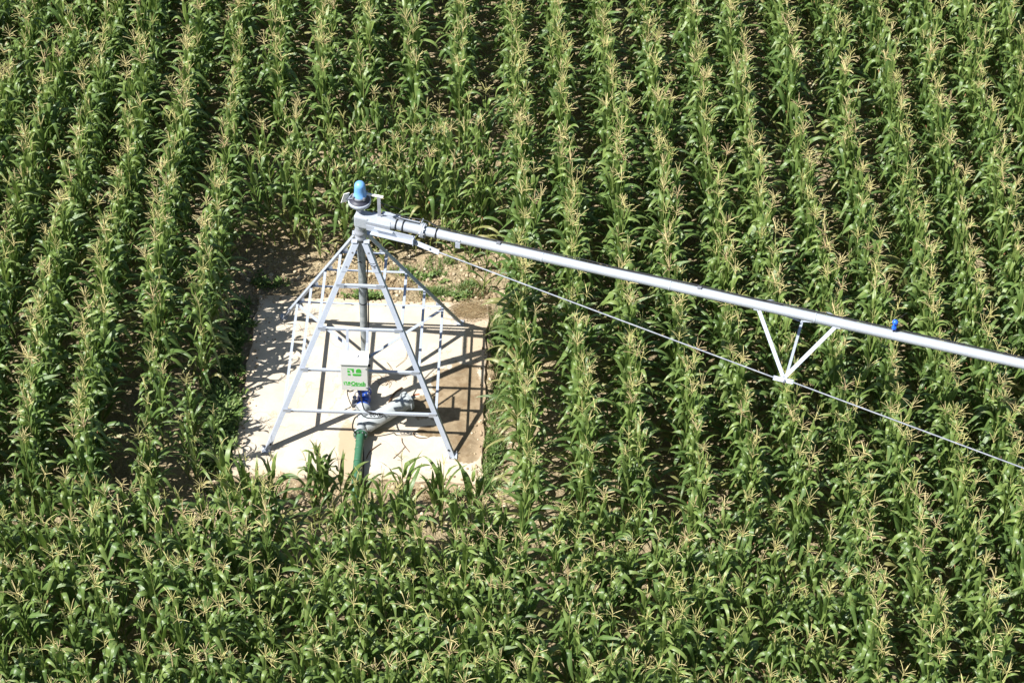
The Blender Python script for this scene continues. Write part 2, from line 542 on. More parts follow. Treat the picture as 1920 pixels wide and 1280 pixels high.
# ------------------------------------------------------------------ the span
SD, SN = V((.9647, -.2634, 0)), V((-.2634, -.9647, 0))      # along the span, and sideways towards the field road
S0 = V((0, -.06, 3.85))
UPV = V((0, 0, 1))
def sp(s, o=0., h=0.):
    return S0 + SD * s + SN * o + UPV * h
S3 = Matrix((SD, -SN, UPV)).transposed()                     # local frame: x along the span
span = empty('irrigation_span', (0, 0, 3.56), label='long galvanised irrigation pipe with truss, reaching out over the corn', category='irrigation pipe')
P = []
RP = .074
SEG = [(1.02, 2.92), (2.92, 4.90), (4.90, 7.10), (7.10, 10.4), (10.4, 16.6)]
pm = MB()
for a, b in SEG:
    pm.tube([sp(a + .0015), sp(b - .0015)], RP, 28)
pipe = pm.build('span_pipe', M['pipe'], span); P.append(pipe)
for s in (2.92, 4.90, 7.10, 10.4):
    P.append(MB().lathe([(RP + .001, -.012), (RP + .006, -.006), (RP + .006, .006), (RP + .001, .012)], sp(s), SD, 28).build('weld_ring', M['pipe'], pipe))
# swivel elbow on top of the riser
el = MB()
el.lathe([(.080, 0), (.085, .01), (.085, .10), (.08, .12)], (0, 0, 3.56), seg=26)
P.append(el.build('swivel_sleeve', M['pipe'], span))
hb = MB()
hb.box(sp(.05, 0, -.045), (.24, .19, .22), S3, .03)
hb.prism([(-.085, -.12), (.085, -.12), (.095, .015), (.065, .075), (-.065, .075), (-.095, .015)], sp(.10), sp(.52), -SN, UPV)
P.append(hb.build('elbow_casting', M['pipe'], span))
P.append(MB().lathe([(.055, 0), (.055, .2)], (0, 0, 3.90), seg=18).build('neck', M['dullsteel'], span))
bt = MB()
bt.lathe([(.080, 0), (.088, .02), (.088, .24), (.080, .26), (.080, .70)], sp(.30), SD, 28)
P.append(bt.build('flexible_sleeve', M['pipe'], span))
for s in (.59, .70, 1.23):
    r0 = .082 if s < 1 else .079
    P.append(MB().lathe([(r0, 0), (r0 + .010, 0), (r0 + .010, .018), (r0, .018)], sp(s), SD, 28).build('hose_band', M['black'], span))
fl = MB()
fl.lathe([(RP, 0), (.118, 0), (.118, .022), (RP, .022)], sp(1.00), SD, 28, False)
fl.lathe([(RP, 0), (.118, 0), (.118, .022), (RP, .022)], sp(1.03), SD, 28, False)
P.append(fl.build('pipe_flange', M['pipe'], span))
flo = P[-1]
for k in range(8):
    t = k * math.pi / 4 + .2
    P.append(MB().lathe([(.012, -.02), (.012, .072)], sp(1.0, .1 * math.cos(t), .1 * math.sin(t)), SD, 6, False).build('bolt', M['zinc'], flo))
# side brackets of the swivel joint and their links
for s in (-1, 1):
    n = SN * s
    br = MB()
    br.flat(sp(.16, .155 * s, -.045), sp(.92, .165 * s, -.05), UPV, .10, SN, .012)
    br.flat(sp(.24, .198 * s, -.102), sp(.95, .205 * s, -.107), SN, .07, UPV, .010)
    br.flat(sp(.30, .19 * s, .006), sp(.60, .195 * s, .004), SN, .05, UPV, .008)
    br.flat(sp(.94, .155 * s, -.06), sp(.94, .26 * s, -.06), UPV, .12, SD, .010)
    P.append(br.build('swivel_bracket', M['steel'], span))
    lk = MB().flat(sp(.90, .185 * s, -.09), sp(1.35, .235 * s, -.150), UPV - SN * s * .6, .075, SN * s + UPV * .6, .012)
    lk = lk.build('truss_link', M['steel'], span); P.append(lk)
    for q in (.98, 1.20):
        k = (q - .9) / .45
        P.append(MB().lathe([(.018, 0), (.018, .016), (.01, .018), (.01, .03)], sp(q, (.19 + .05 * k) * s, -.085 - .06 * k), SN * s + UPV * .6, 6, False).build('bolt', M['zinc'], lk))
# upright strip and the stay of the collector ring
P.append(MB().flat(sp(.32, .0, .08), sp(.32, .0, .48), SD, .055, SN, .008).build('upright_strip', M['dullsteel'], span))
P.append(MB().box(V((.22, .0, 4.24)), (.30, .04, .022), Matrix.Rotation(R(-14), 3, 'Z'), .003).build('collector_stay', M['white'], span))
ds = MB()
ds.lathe([(.05, 0), (.12, .0), (.172, .03), (.178, .06), (.178, .085), (.172, .09)], (.0, 0, 4.05), seg=36)
disc = ds.build('collector_tray', M['steel'], span); P.append(disc)
P.append(MB().lathe([(.16, 0), (.16, .008), (.11, .012), (.105, .05)], (.0, 0, 4.14), seg=30).build('tray_cover', M['navy'], disc))
P.append(MB().lathe([(.10, 0), (.106, .01), (.106, .03), (.10, .04)], (.0, 0, 4.19), seg=26).build('clamp_ring', M['dullsteel'], disc))
prof = [(.098, .0), (.098, .025), (.092, .03), (.087, .14), (.084, .20)]
for k in range(1, 10):
    t = k / 9 * math.pi / 2
    prof.append((.084 * math.cos(t), .20 + .08 * math.sin(t)))
P.append(MB().lathe(prof, (.012, 0, 4.225), seg=32).build('collector_dome', M['blue'], span))
for k in range(4):
    t = R(35 + 90 * k)
    P.append(MB().box(V((.115 * math.cos(t) + .01, .115 * math.sin(t), 4.235)), (.03, .03, .05), Matrix.Rotation(t, 3, 'Z'), .004).build('dome_clip', M['zinc'], span))
P.append(MB().flat(V((-.24, -.02, 4.10)), V((-.19, -.03, 4.29)), (1, .45, 0), .09, (-.45, 1, .1), .012).build('limit_flag', M['white'], span))
P.append(MB().tube([(-.21, -.02, 4.16), (-.10, -.01, 4.17)], .012, 8).build('flag_arm', M['dullsteel'], span))
# clip below the pipe
c = MB().flat(sp(1.60, .082, -.02), sp(1.60, .085, -.12), SD, .075, SN, .010)
c.flat(sp(1.60, .0, RP + .004), sp(1.60, .084, .03), SD, .075, UPV, .006)
P.append(c.build('pipe_clip', M['steel'], span))
for s in (2.22, 5.34):
    P.append(MB().box(sp(s, .0, RP + .012), (.06, .05, .025), S3, .004).build('cable_clip', M['zinc'], span))
# trusses: a joint on either side, posts up to the pipe, a strut between the joints, rods
for js, JO, JH in ((6.84, .66, -.75), (12.6, 1.20, -1.25)):
    for s in (-1, 1):
        j = sp(js, JO * s, JH)
        for ds_ in (-.60, .60):
            top = sp(js + ds_, .07 * s, -.045)
            P.append(MB().angle(j + SD * ds_ * .03, top, SD * (1 if ds_ < 0 else -1), SN * s * -1 + UPV * .3, .055, .006).build('truss_post', M['steel'], span))
            P.append(MB().flat(top + SD * ds_ * .03, top + UPV * .11 - SN * s * .03, SD, .07, SN, .012).build('post_bracket', M['steel'], span))
        P.append(MB().flat(j - SD * .15, j + SD * .15, UPV - SN * s * .8, .068, SN * s + UPV * .9, .014).build('joint_plate', M['steel'], span))
        P.append(MB().tube([j + SD * .02, j + SD * .02 + SN * s * .05], .018, 8).build('bolt', M['zinc'], span))
    P.append(MB().tube([sp(js + .03, JO - .03, JH + .01), sp(js + .03, -JO + .03, JH + .01)], .028, 4, True, False).build('cross_strut', M['steel'], span))
    # the pair of struts that cross above the pipe's far side
    for ds_ in (-.58, .58):
        P.append(MB().flat(sp(js + ds_, -.03, .066), sp(js + ds_ * .72, -.20, -.03), SD, .06, UPV, .008).build('saddle_strap', M['steel'], span))
for s in (-1, 1):
    a, j1, j2, e = sp(1.33, .232 * s, -.148), sp(6.84, .66 * s, -.75), sp(12.6, 1.20 * s, -1.25), sp(16.6, 1.30 * s, -1.38)
    for p, q in ((a, j1 - SD * .12), (j1 + SD * .12, j2 - SD * .12), (j2 + SD * .12, e)):
        P.append(MB().tube([p, q], .0110, 8).build('truss_rod', M['dullsteel'], span))
# cables laid along the pipe
for k, (o, dz) in enumerate(((-.03, .012), (-.055, .008))):
    rnd = random.Random(30 + k)
    pts = [sp(.36 + .05 * k, -.04 - .05 * k, .30 - .1 * k), sp(.45, -.08, .16), sp(.70, -.08, .12), sp(1.05, -.07, .15), sp(1.25, o, .10)]
    s = 1.6
    while s < 7.3:
        pts.append(sp(s, o + rnd.uniform(-.01, .01), RP - .008 + dz + rnd.uniform(0, .006)))
        s += .5
    pts.append(sp(16.4, o, RP + dz - .006))
    P.append(MB().tube(bez(pts, 4), .0075, 6).build('control_cable', M['black'], span))
P.append(MB().tube(bez([sp(.35, .02, .4), sp(.5, -.05, .3), sp(.62, -.16, .18), sp(.7, -.2, .1)], 6), .006, 6).build('control_cable', M['black'], span))
# blue sprinkler on its stub
sq = sp(8.25, .0, 0)
sk = MB().lathe([(.014, .05), (.014, .15)], sq, seg=10)
P.append(sk.build('sprinkler_stub', M['black'], span))
sk = MB()
sk.lathe([(.020, 0), (.036, .01), (.036, .05), (.024, .07)], sq + UPV * .12, seg=14)
sk.lathe([(.03, 0), (.042, .01), (.042, .045), (.015, .06)], sq + UPV * .24, seg=14)
for t in (0, 2.09, 4.19):
    d = V((math.cos(t), math.sin(t), 0)) * .024
    sk.tube([sq + UPV * .18 + d, sq + UPV * .25 + d], .006, 6)
P.append(sk.build('sprinkler_head', M['sprink'], span))
P.append(MB().tube([sq + UPV * .27, sq + UPV * .33 + V((.09, .06, .0)), sq + UPV * .36 + V((.17, .11, 0))], .003, 5).build('sprinkler_wire', M['black'], span))
under(span, [o for o in span.children])

# ------------------------------------------------------------------ control box
BX, BW, BD, BH = -.055, .42, .25, .60
BY1 = -1.075                                              # back face
BZ0 = 1.30
box = empty('control_box', (BX, BY1 - BD / 2, BZ0), label='white control cabinet with green lettering hung on the tower', category='control box')
Q = []
cy = BY1 - BD / 2
Q.append(MB().box((BX, cy + .012, BZ0 + BH / 2 - .01), (BW - .02, BD - .03, BH - .03), bev=.008).build('cabinet', M['cream'], box))
Q.append(MB().prism([(-BD / 2 - .022, 0), (BD / 2, .012), (BD / 2, .040), (-BD / 2 - .022, .024)], (BX - BW / 2 - .012, cy, BZ0 + BH - .012), (BX + BW / 2 + .012, cy, BZ0 + BH - .012), (0, 1, 0), (0, 0, 1)).build('roof', M['white'], box))
YF = BY1 - BD
door = MB().box((BX, YF + .008, BZ0 + BH / 2 - .008), (BW, .026, BH - .012), bev=.006).build('door', M['cream'], box)
Q.append(door)
for z in (.07, BH - .1):
    Q.append(MB().box((BX + BW / 2 - .022, YF - .010, BZ0 + z), (.028, .012, .02), bev=.003).build('hinge', M['zinc'], door))
Q.append(MB().lathe([(.018, 0), (.024, .012), (.024, .03), (.014, .04)], (BX + BW / 2, cy - .03, BZ0 + BH - .13), (1, 0, 0), 12).build('knob', M['black'], box))
Q.append(MB().box((BX + .06, cy + .02, BZ0 + BH + .028), (.02, .06, .012), Matrix.Rotation(R(-25), 3, 'Z'), .003).build('roof_catch', M['zinc'], box))
YP = YF - .0075
def plate(poly, name='logo'):
    """flat print on the door; poly in door coordinates (x from the middle, z from the bottom)"""
    return MB().prism(poly, (BX, YP, BZ0), (BX, YP + .003, BZ0), (1, 0, 0), (0, 0, 1))
def arc(cx, cy_, r, a0, a1, n=10):
    return [(cx + r * math.cos(R(a0 + (a1 - a0) * k / n)), cy_ + r * math.sin(R(a0 + (a1 - a0) * k / n))) for k in range(n + 1)]
def logo(x0, z1, s):
    """the maker's mark: four rounded tiles, s metres wide, top left at x0, z1"""
    k = s / 200.
    X = lambda x: x0 + (x - 290) * k
    Z = lambda y: z1 - (y - 355) * k * 1.12
    T = lambda pts: [(X(a), Z(b)) for a, b in pts]
    mb = MB()
    for pts in (
        [(290, 360), (385, 360), (385, 432), (362, 432), (360, 408), (352, 390), (338, 380), (318, 374), (290, 374)],
        [(290, 390), (308, 392), (322, 400), (328, 412), (330, 432), (290, 432)],
        [(415, 436), (415, 392), (421, 376), (433, 365), (450, 360), (470, 361), (484, 372), (491, 392), (491, 436)],
        [(293, 455), (333, 455), (333, 487), (300, 487), (293, 480)],
        [(365, 455), (491, 455), (490, 474), (482, 487), (470, 494), (385, 494), (372, 489), (365, 478)],
    ):
        mb.prism(T(pts), (BX, YP, BZ0), (BX, YP + .003, BZ0), (1, 0, 0), (0, 0, 1))
    return mb
Q.append(logo(-.105, BH - .10, .215).build('logo', M['logo'], door))
Q.append(logo(-.172, .200, .105).build('logo', M['logo'], door))
Q.append(MB().prism([(-.055, .098), (.170, .098), (.170, .108), (-.055, .108)], (BX, YP, BZ0), (BX, YP + .003, BZ0), (1, 0, 0), (0, 0, 1)).build('underline', M['logo'], door))
fc = bpy.data.curves.new('lettering', 'FONT')
fc.body = 'Otech'
fc.size = .098
fc.offset = .0035
fc.extrude = .0015
fc.space_character = 1.03
fo = bpy.data.objects.new('lettering', fc)
COL.objects.link(fo)
bpy.context.view_layer.update()
me = bpy.data.meshes.new_from_object(fo.evaluated_get(bpy.context.evaluated_depsgraph_get()))
bpy.data.objects.remove(fo)
me.materials.clear()
me.materials.append(M['logo'])
xs_ = [v.co.x for v in me.vertices]
sxx = .225 / (max(xs_) - min(xs_))
for v in me.vertices:
    v.co = V((BX - .055 + (v.co.x - min(xs_)) * sxx, YP + .001 - v.co.z, BZ0 + .118 + v.co.y * 1.22))
lt = link('lettering', me, door); Q.append(lt)
under(box, [o for o in box.children])
# cables that drop out of the box
cbl = MB()
cbl.tube(bez([(-.16, cy, BZ0 + .01), (-.17, cy - .02, BZ0 - .14), (-.10, cy + .05, BZ0 - .20), (-.04, cy + .06, BZ0 - .1), (-.03, cy, BZ0 + .01)], 8), .011, 7)
cbl.tube(bez([(.02, cy, BZ0 + .01), (.03, cy, BZ0 - .3), (.02, -1.05, .75), (.08, -1.2, .70), (.19, -1.24, .69), (.28, -1.255, .665)], 8), .012, 7)
cbl.tube(bez([(-.17, cy, BZ0 + .01), (-.19, cy + .02, BZ0 - .25), (-.17, -.9, .5), (-.14, -.75, .28), (-.10, -.6, .2)], 8), .008, 7)
cbl.tube(bez([(-.16, -.8, .36), (-.23, -.84, .33), (-.29, -.88, .3), (-.28, -.8, .26), (-.2, -.7, .2)], 8), .006, 6)
w = cbl.build('box_cable', M['black'], None, label='black cables hanging below the white control box to the blue valve', category='cable')
lo = MB().tube(bez([(.02, -1.27, .69), (-.08, -1.30, .6), (-.12, -1.28, .35), (-.06, -1.27, .2), (.0, -1.2, .14), (.03, -1.32, .10), (.06, -1.5, .04), (.09, -1.9, .03), (.08, -2.3, .0)], 8), .012, 7)
for (x, z) in ((.23, .675), (.30, .672), (.34, .668), (.18, .67)):
    lo.tube(bez([(x, -1.252, z + .02), (x + .02, -1.275, z - .01), (x, -1.262, z - .05), (x - .02, -1.24, z), (x + .03, -1.25, z + .02)], 4), .007, 6)
lo.tube(bez([(.02, -1.27, .69), (.12, -1.30, .63), (.30, -1.29, .62), (.42, -1.27, .665)], 8), .009, 6)
lo.build('cable_loop', M['black'], None, label='black cable looped over the lowest bar and down beside the green pipe', category='cable')

# ------------------------------------------------------------------ inlet: valve, filter and green pipe
inlet = empty('inlet_pipe', (0, -.9, .0), label='water inlet of blue valve, grey slanted filter tube and green pipe', category='pipe')
ZI = .165
Q = []
vb = MB()
vb.lathe([(.062, 0), (.115, .0), (.115, .03), (.085, .05), (.10, .09), (.115, .16), (.115, .20), (.098, .26), (.085, .31), (.12, .335), (.12, .365), (.062, .365)], (0, -.297, ZI), (0, -1, 0), 22)
val = vb.build('valve', M['valve'], inlet); Q.append(val)
vt = MB()
vt.lathe([(.075, 0), (.085, .02), (.085, .10), (.10, .11), (.10, .135), (.06, .16), (.03, .17)], (0, -.475, ZI + .06), seg=18)
vt.lathe([(.03, 0), (.03, .04), (.016, .05), (.016, .09)], (0, -.475, ZI + .22), seg=10)
Q.append(vt.build('valve_bonnet', M['valve'], val))
for k in range(10):
    t = k * math.pi / 5
    Q.append(MB().lathe([(.013, 0), (.013, .02), (.008, .024)], (.092 * math.cos(t), -.475 + .092 * math.sin(t), ZI + .195), seg=6, smooth=False).build('bolt', M['zinc'], val))
    Q.append(MB().lathe([(.013, -.015), (.013, .052)], (.1 * math.cos(t), -.632, ZI + .1 * math.sin(t)), (0, -1, 0), 6, False).build('bolt', M['zinc'], val))
pl = MB()
pl.box((-.14, -.60, ZI + .02), (.09, .11, .10), bev=.012)
pl.lathe([(.025, 0), (.025, .07), (.035, .075), (.035, .10)], (-.14, -.58, ZI + .06), seg=12)
pl.tube(bez([(-.14, -.55, ZI + .12), (-.13, -.48, ZI + .17), (-.07, -.45, ZI + .14)], 5), .009, 7)
Q.append(pl.build('pilot_valve', M['dullsteel'], val))
gm = MB()
gm.lathe([(.065, 0), (.125, 0), (.125, .022), (.075, .03), (.072, .12), (.072, .56)], (0, -.665, ZI), (0, -1, 0), 24)
Q.append(gm.build('tee_pipe', M['grey'], inlet))
Q.append(MB().lathe([(.07, 0), (.118, 0), (.118, .022), (.07, .022)], (0, -1.225, ZI), (0, -1, 0), 26, False).build('flange', M['grey'], inlet))
a, b = V((.05, -1.07, ZI)), V((.735, -.470, ZI + .005))
fd = (b - a).normalized()
ft = MB().tube([a, a + fd * .05, b - fd * .03], [.09, .130, .130], 32)
fil = ft.build('filter_tube', M['grey'], inlet); Q.append(fil)
Q.append(MB().lathe([(.13, 0), (.165, 0), (.165, .024), (.13, .024)], b - fd * .055, fd, 30, False).build('flange', M['grey'], fil))
Q.append(MB().lathe([(.165, 0), (.165, .022), (.03, .026), (.03, .05)], b - fd * .028, fd, 30, False).build('end_cap', M['grey'], fil))
Q.append(MB().lathe([(.028, 0), (.028, .03), (.04, .03), (.04, .085), (.026, .085), (.026, .12)], b + fd * .01, fd, 14, False).build('drain_tap', M['dullsteel'], fil))
Q.append(MB().box(b + fd * .15 + V((.01, -.01, .045)), (.11, .022, .016), Matrix.Rotation(R(12), 3, 'Z'), .004).tube([b + fd * .09 + V((0, 0, .02)), b + fd * .11 + V((0, 0, .05))], .008, 8).build('tap_handle', M['red'], fil))
gp = MB()
gp.lathe([(.062, 0), (.115, 0), (.115, .024), (.066, .03), (.066, .05)], (0, -1.251, ZI), (0, -1, 0), 26, False)
gp.tube([V((0, -1.29, ZI)), V((-.005, -1.75, ZI - .01)), V((-.01, -2.05, ZI - .03))] + bez([V((-.01, -2.06, ZI - .03)), V((-.012, -2.25, ZI - .07)), V((-.015, -2.40, ZI - .2)), V((-.015, -2.46, ZI - .45))], 5), .066, 26)
gpo = gp.build('green_pipe', M['green'], inlet); Q.append(gpo)
for y in (-1.38, -1.56, -1.82):
    Q.append(MB().lathe([(.067, 0), (.071, .005), (.071, .016), (.067, .02)], (-.004, y, ZI - .003), (0, -1, 0), 26).build('pipe_ring', M['green'], gpo))
for k in range(8):
    t = k * math.pi / 4 + .39
    Q.append(MB().lathe([(.012, -.025), (.012, .07)], (.095 * math.cos(t), -1.228, ZI + .095 * math.sin(t)), (0, -1, 0), 6, False).build('bolt', M['zinc'], gpo))
for y in (-.95, -1.7):
    Q.append(MB().box((0, y, .045), (.10, .07, .10), bev=.006).build('pipe_block', M['grey'], inlet))
under(inlet, [o for o in inlet.children])

# loose bits on the slab
rg = bez([(.98 + .14 * math.cos(R(a)), -1.07 + .075 * math.sin(R(a)), .012 + .02 * math.sin(R(a * .7))) for a in range(60, 420, 30)], 4)
MB().tube(rg, .0085, 6).build('wire_ring', M['brown'], None, label='loose ring of brown wire lying on the wet concrete', category='wire')
MB().tube(bez([(.42, -.62, .012), (.40, -.45, .02), (.47, -.2, .014), (.60, -.05, .012)], 6), .017, 7).build('hose_piece', M['brown'], None, label='short bent brown hose lying on the concrete behind the filter tube', category='hose')
MB().tube(bez([(.12, -1.62, .01), (.16, -1.48, .015), (.24, -1.38, .012), (.33, -1.29, .01)], 6), .008, 6).build('wire_piece', M['brown'], None, label='short curved dark wire on the concrete beside the green pipe', category='wire')
tw = MB()
for pts in ([(.66, -1.16, .012), (.68, -1.28, .02), (.80, -1.45, .01)], [(.73, -1.33, .012), (.66, -1.45, .014), (.55, -1.60, .01)]):
    tw.tube(bez(pts, 4), .005, 5)
tw.build('dry_twig', M['brown'], None, label='forked dry twig lying on the concrete in front of the ring', category='twig')
r_ = random.Random(8)
wt = MB()
for k in range(9):
    x, y = .30 + r_.uniform(-.08, .35), .10 + r_.uniform(-.2, .2)
    a = r_.uniform(0, 6.28)
    L = r_.uniform(.1, .3)
    wt.tube(bez([(x, y, .01), (x + L * .4 * math.cos(a), y + L * .4 * math.sin(a), .04), (x + L * math.cos(a + .8), y + L * math.sin(a + .8), .01)], 4), .004, 4)
wt.tube(bez([(.47, .42, .01), (.62, .62, .02), (.62, .85, .015), (.52, 1.08, .01)], 6), .004, 4)
wt.build('dry_stems', M['straw'], None, kind='stuff', label='thin dry stems strewn on the concrete beside the riser', category='dry stems')

# ------------------------------------------------------------------ loose soil, stones, weeds
def ico():
    bm = bmesh.new()
    bmesh.ops.create_icosphere(bm, subdivisions=2, radius=1)
    bm.verts.index_update()
    v = np.array([p.co[:] for p in bm.verts]); f = np.array([[q.index for q in p.verts] for p in bm.faces])
    bm.free()
    return v, f

def soup(name, verts, faces, mats, attrs, smooth=False, **props):
    """mesh of triangles or quads from numpy arrays"""
    k, s = faces.shape
    me = bpy.data.meshes.new(name)
    me.vertices.add(len(verts)); me.vertices.foreach_set('co', np.ascontiguousarray(verts, np.float32).ravel())
    me.loops.add(k * s); me.loops.foreach_set('vertex_index', np.ascontiguousarray(faces, np.int32).ravel())
    me.polygons.add(k); me.polygons.foreach_set('loop_start', np.arange(0, k * s, s, dtype=np.int32))
    me.polygons.foreach_set('use_smooth', np.full(k, smooth, bool))
    for mt in mats: me.materials.append(mt)
    for an, av in attrs.items():
        a = me.attributes.new(an, 'FLOAT', 'POINT'); a.data.foreach_set('value', np.ascontiguousarray(av, np.float32))
    me.update(calc_edges=True)
    return link(name, me, **props)

rng = np.random.default_rng(11)
def on_pad(x, y, mrg=0.): return (np.abs(x) < 1.99 - mrg) & (np.abs(y) < 2.03 - mrg)
IV, IF = ico()
cl = []
n1 = 5200
cx, cyy = rng.uniform(-2.7, 2.7, n1), rng.uniform(-2.9, 3.9, n1)
ok = ~on_pad(cx, cyy)
cl.append(np.stack([cx[ok], cyy[ok], .010 + .038 * rng.random(ok.sum()) ** 3.0], -1))
n2 = 3200
cl.append(np.stack([rng.uniform(-9, 13, n2), rng.uniform(-8.5, 12, n2), .012 + .04 * rng.random(n2) ** 3], -1))
cl = np.concatenate(cl)
cl = cl[~on_pad(cl[:, 0], cl[:, 1])]
# crumbs spilt on the slab's rim
n3 = 420
e = rng.uniform(-2, 2, n3); side = rng.integers(0, 4, n3); dd = np.abs(rng.normal(0, .10, n3))
ex = np.where(side == 0, -1.98 + dd * 1.5, np.where(side == 1, 1.96 - dd, e)); ey = np.where(side == 2, 2.0 - dd * .8, np.where(side == 3, -2.02 + dd * .4, e))
rim = np.stack([ex, ey, .006 + .022 * rng.random(n3) ** 2.5], -1)
nA = len(cl)
cl = np.concatenate([cl, rim])
n = len(cl)
z = np.where(np.arange(n) < nA, ground_z(cl[:, 0], cl[:, 1]), 0.)
sc = cl[:, 2][:, None] * rng.uniform(.7, 1.3, (n, 3)) * np.array([1, 1, .75])
ang = rng.uniform(0, 6.28, n)
vv = IV[None] * (1 + .28 * (rng.random((n, len(IV))) - .5))[..., None] * sc[:, None, :]
ca, sa = np.cos(ang)[:, None], np.sin(ang)[:, None]
vx = vv[..., 0] * ca - vv[..., 1] * sa + cl[:, 0][:, None]
vy = vv[..., 0] * sa + vv[..., 1] * ca + cl[:, 1][:, None]
vz = vv[..., 2] + (z + sc[:, 2] * .35)[:, None]
soup('soil_clods', np.stack([vx, vy, vz], -1).reshape(-1, 3), (IF[None] + (np.arange(n) * len(IV))[:, None, None]).reshape(-1, 3), [M['clod']],
     {'tint': np.repeat(rng.random(n), len(IV))}, False, kind='stuff', label='loose tan clods and pebbles on the bare soil', category='clods')

def blades(name, patches, mat, seed, broad=False, **props):
    """patches: (x, y, rx, ry, count, height)"""
    g = np.random.default_rng(seed)
    Vs, Fs, T = [], [], []
    o = 0
    for (px, py, rx, ry, cnt, hgt) in patches:
        nc = max(1, cnt // 14)
        tx, ty = px + rx * g.normal(0, .45, nc), py + ry * g.normal(0, .45, nc)
        tufth = g.uniform(.5, 1.15, nc)
        for k in range(cnt):
            c = g.integers(nc)
            x, y = tx[c] + g.normal(0, .035), ty[c] + g.normal(0, .035)
            if abs(x) < 1.93 and abs(y) < 1.97: continue
            zz = float(ground_z(x, y)) - .005
            if abs(x) < 2.05 and abs(y) < 2.08: zz = -.01
            a = g.uniform(0, 6.28); h = hgt * tufth[c] * g.uniform(.6, 1.2)
            d = np.array([math.cos(a), math.sin(a)]); sd = np.array([-d[1], d[0]])
            w0 = (.017 if broad else .005) * g.uniform(.7, 1.4)
            lean = g.uniform(.15, .9)
            prof = [(0, .3), (.45, 1.), (.8, .8), (1., .08)] if broad else [(0, 1.), (.4, .9), (.75, .6), (1., .05)]
            b0 = h * .5 if broad else 0
            for s, wv in prof:
                r = (lean * h * s ** 1.6) + (b0 * .3 if broad else 0)
                hh = b0 + h * (s - .38 * lean * s ** 2.2) * (.6 if broad else 1.)
                for q in (-1, 1):
                    Vs.append((x + d[0] * r + sd[0] * w0 * wv * q, y + d[1] * r + sd[1] * w0 * wv * q, zz + hh))
            for i in range(3):
                Fs.append((o + 2 * i, o + 2 * i + 1, o + 2 * i + 3, o + 2 * i + 2))
            T += [g.random()] * 8
            o += 8
    return soup(name, np.array(Vs), np.array(Fs), [mat], {'tint': np.array(T)}, True, **props)

blades('weeds', [
    (-2.27, -.85, .18, .55, 2600, .24), (-2.32, -1.55, .16, .5, 1300, .2), (-2.28, .1, .15, .8, 1100, .14), (-2.25, 1.3, .15, .6, 700, .14), (-2.5, -.4, .2, 1.2, 500, .13),
    (-.15, 2.10, .33, .07, 700, .10), (1.45, 2.2, .3, .12, 260, .08), (2.2, .9, .12, .6, 700, .12), (2.22, -.3, .12, .7, 500, .12), (2.16, -1.3, .1, .5, 500, .13),
    (-1.9, 2.35, .3, .2, 320, .10), (.9, 2.7, .5, .2, 260, .08), (-2.0, -2.3, .4, .12, 260, .12), (1.7, -2.3, .4, .12, 200, .1)], M['weed'], 3, True, kind='stuff', label='low broad-leaved weeds along the edges of the pad', category='weeds')
blades('grass', [
    (1.05, 2.32, .28, .10, 900, .15), (1.62, 2.45, .3, .2, 700, .15), (2.18, 1.35, .13, .45, 1500, .2), (2.25, .55, .13, .5, 1300, .2), (2.22, -.35, .13, .6, 1000, .18),
    (2.18, -1.2, .12, .5, 900, .2), (.5, 2.8, .5, .15, 350, .12), (-2.3, -1.2, .2, .6, 700, .18), (-2.35, .6, .15, .9, 500, .14), (1.1, 3.0, .5, .3, 300, .12),
    (-1.7, -2.35, .3, .1, 350, .14), (2.1, -2.0, .15, .25, 350, .2)], M['weed'], 5, False, kind='stuff', label='tufts of green grass on the soil beside and behind the pad', category='grass')

blades('dry_blades', [(2.2, .6, .13, .9, 500, .2), (2.2, -.9, .12, .6, 500, .2), (-2.25, -.6, .2, .9, 350, .18), (.6, 2.45, .9, .25, 300, .12), (1.75, 2.3, .3, .2, 250, .14), (-1.2, -2.35, .7, .15, 260, .12), (1.3, -2.35, .7, .15, 260, .12)],
    M['straw'], 9, False, kind='stuff', label='dry tan grass blades among the weeds round the pad', category='dry grass')
# straw washed into the slab's far corner
g = random.Random(17)
st = MB()
for k in range(420):
    x, y = 1.66 + g.gauss(0, .13), 1.80 + g.gauss(0, .085)
    a = g.gauss(.15, .5)
    L = g.uniform(.06, .2)
    z0 = .006 + g.uniform(0, .025)
    c, s_ = math.cos(a), math.sin(a)
    st.tube([(x - L * c, y - L * s_, z0), (x, y + .02 * g.uniform(-1, 1), z0 + .012), (x + L * c, y + L * s_, z0)], .003, 3, False)
sto = st.build('dry_grass', M['straw'], None, kind='stuff', label='matted brown straw on the far right corner of the pad', category='straw')
a = sto.data.attributes.new('tint', 'FLOAT', 'POINT')
a.data.foreach_set('value', np.repeat(np.random.default_rng(2).random(420), 9).astype(np.float32))

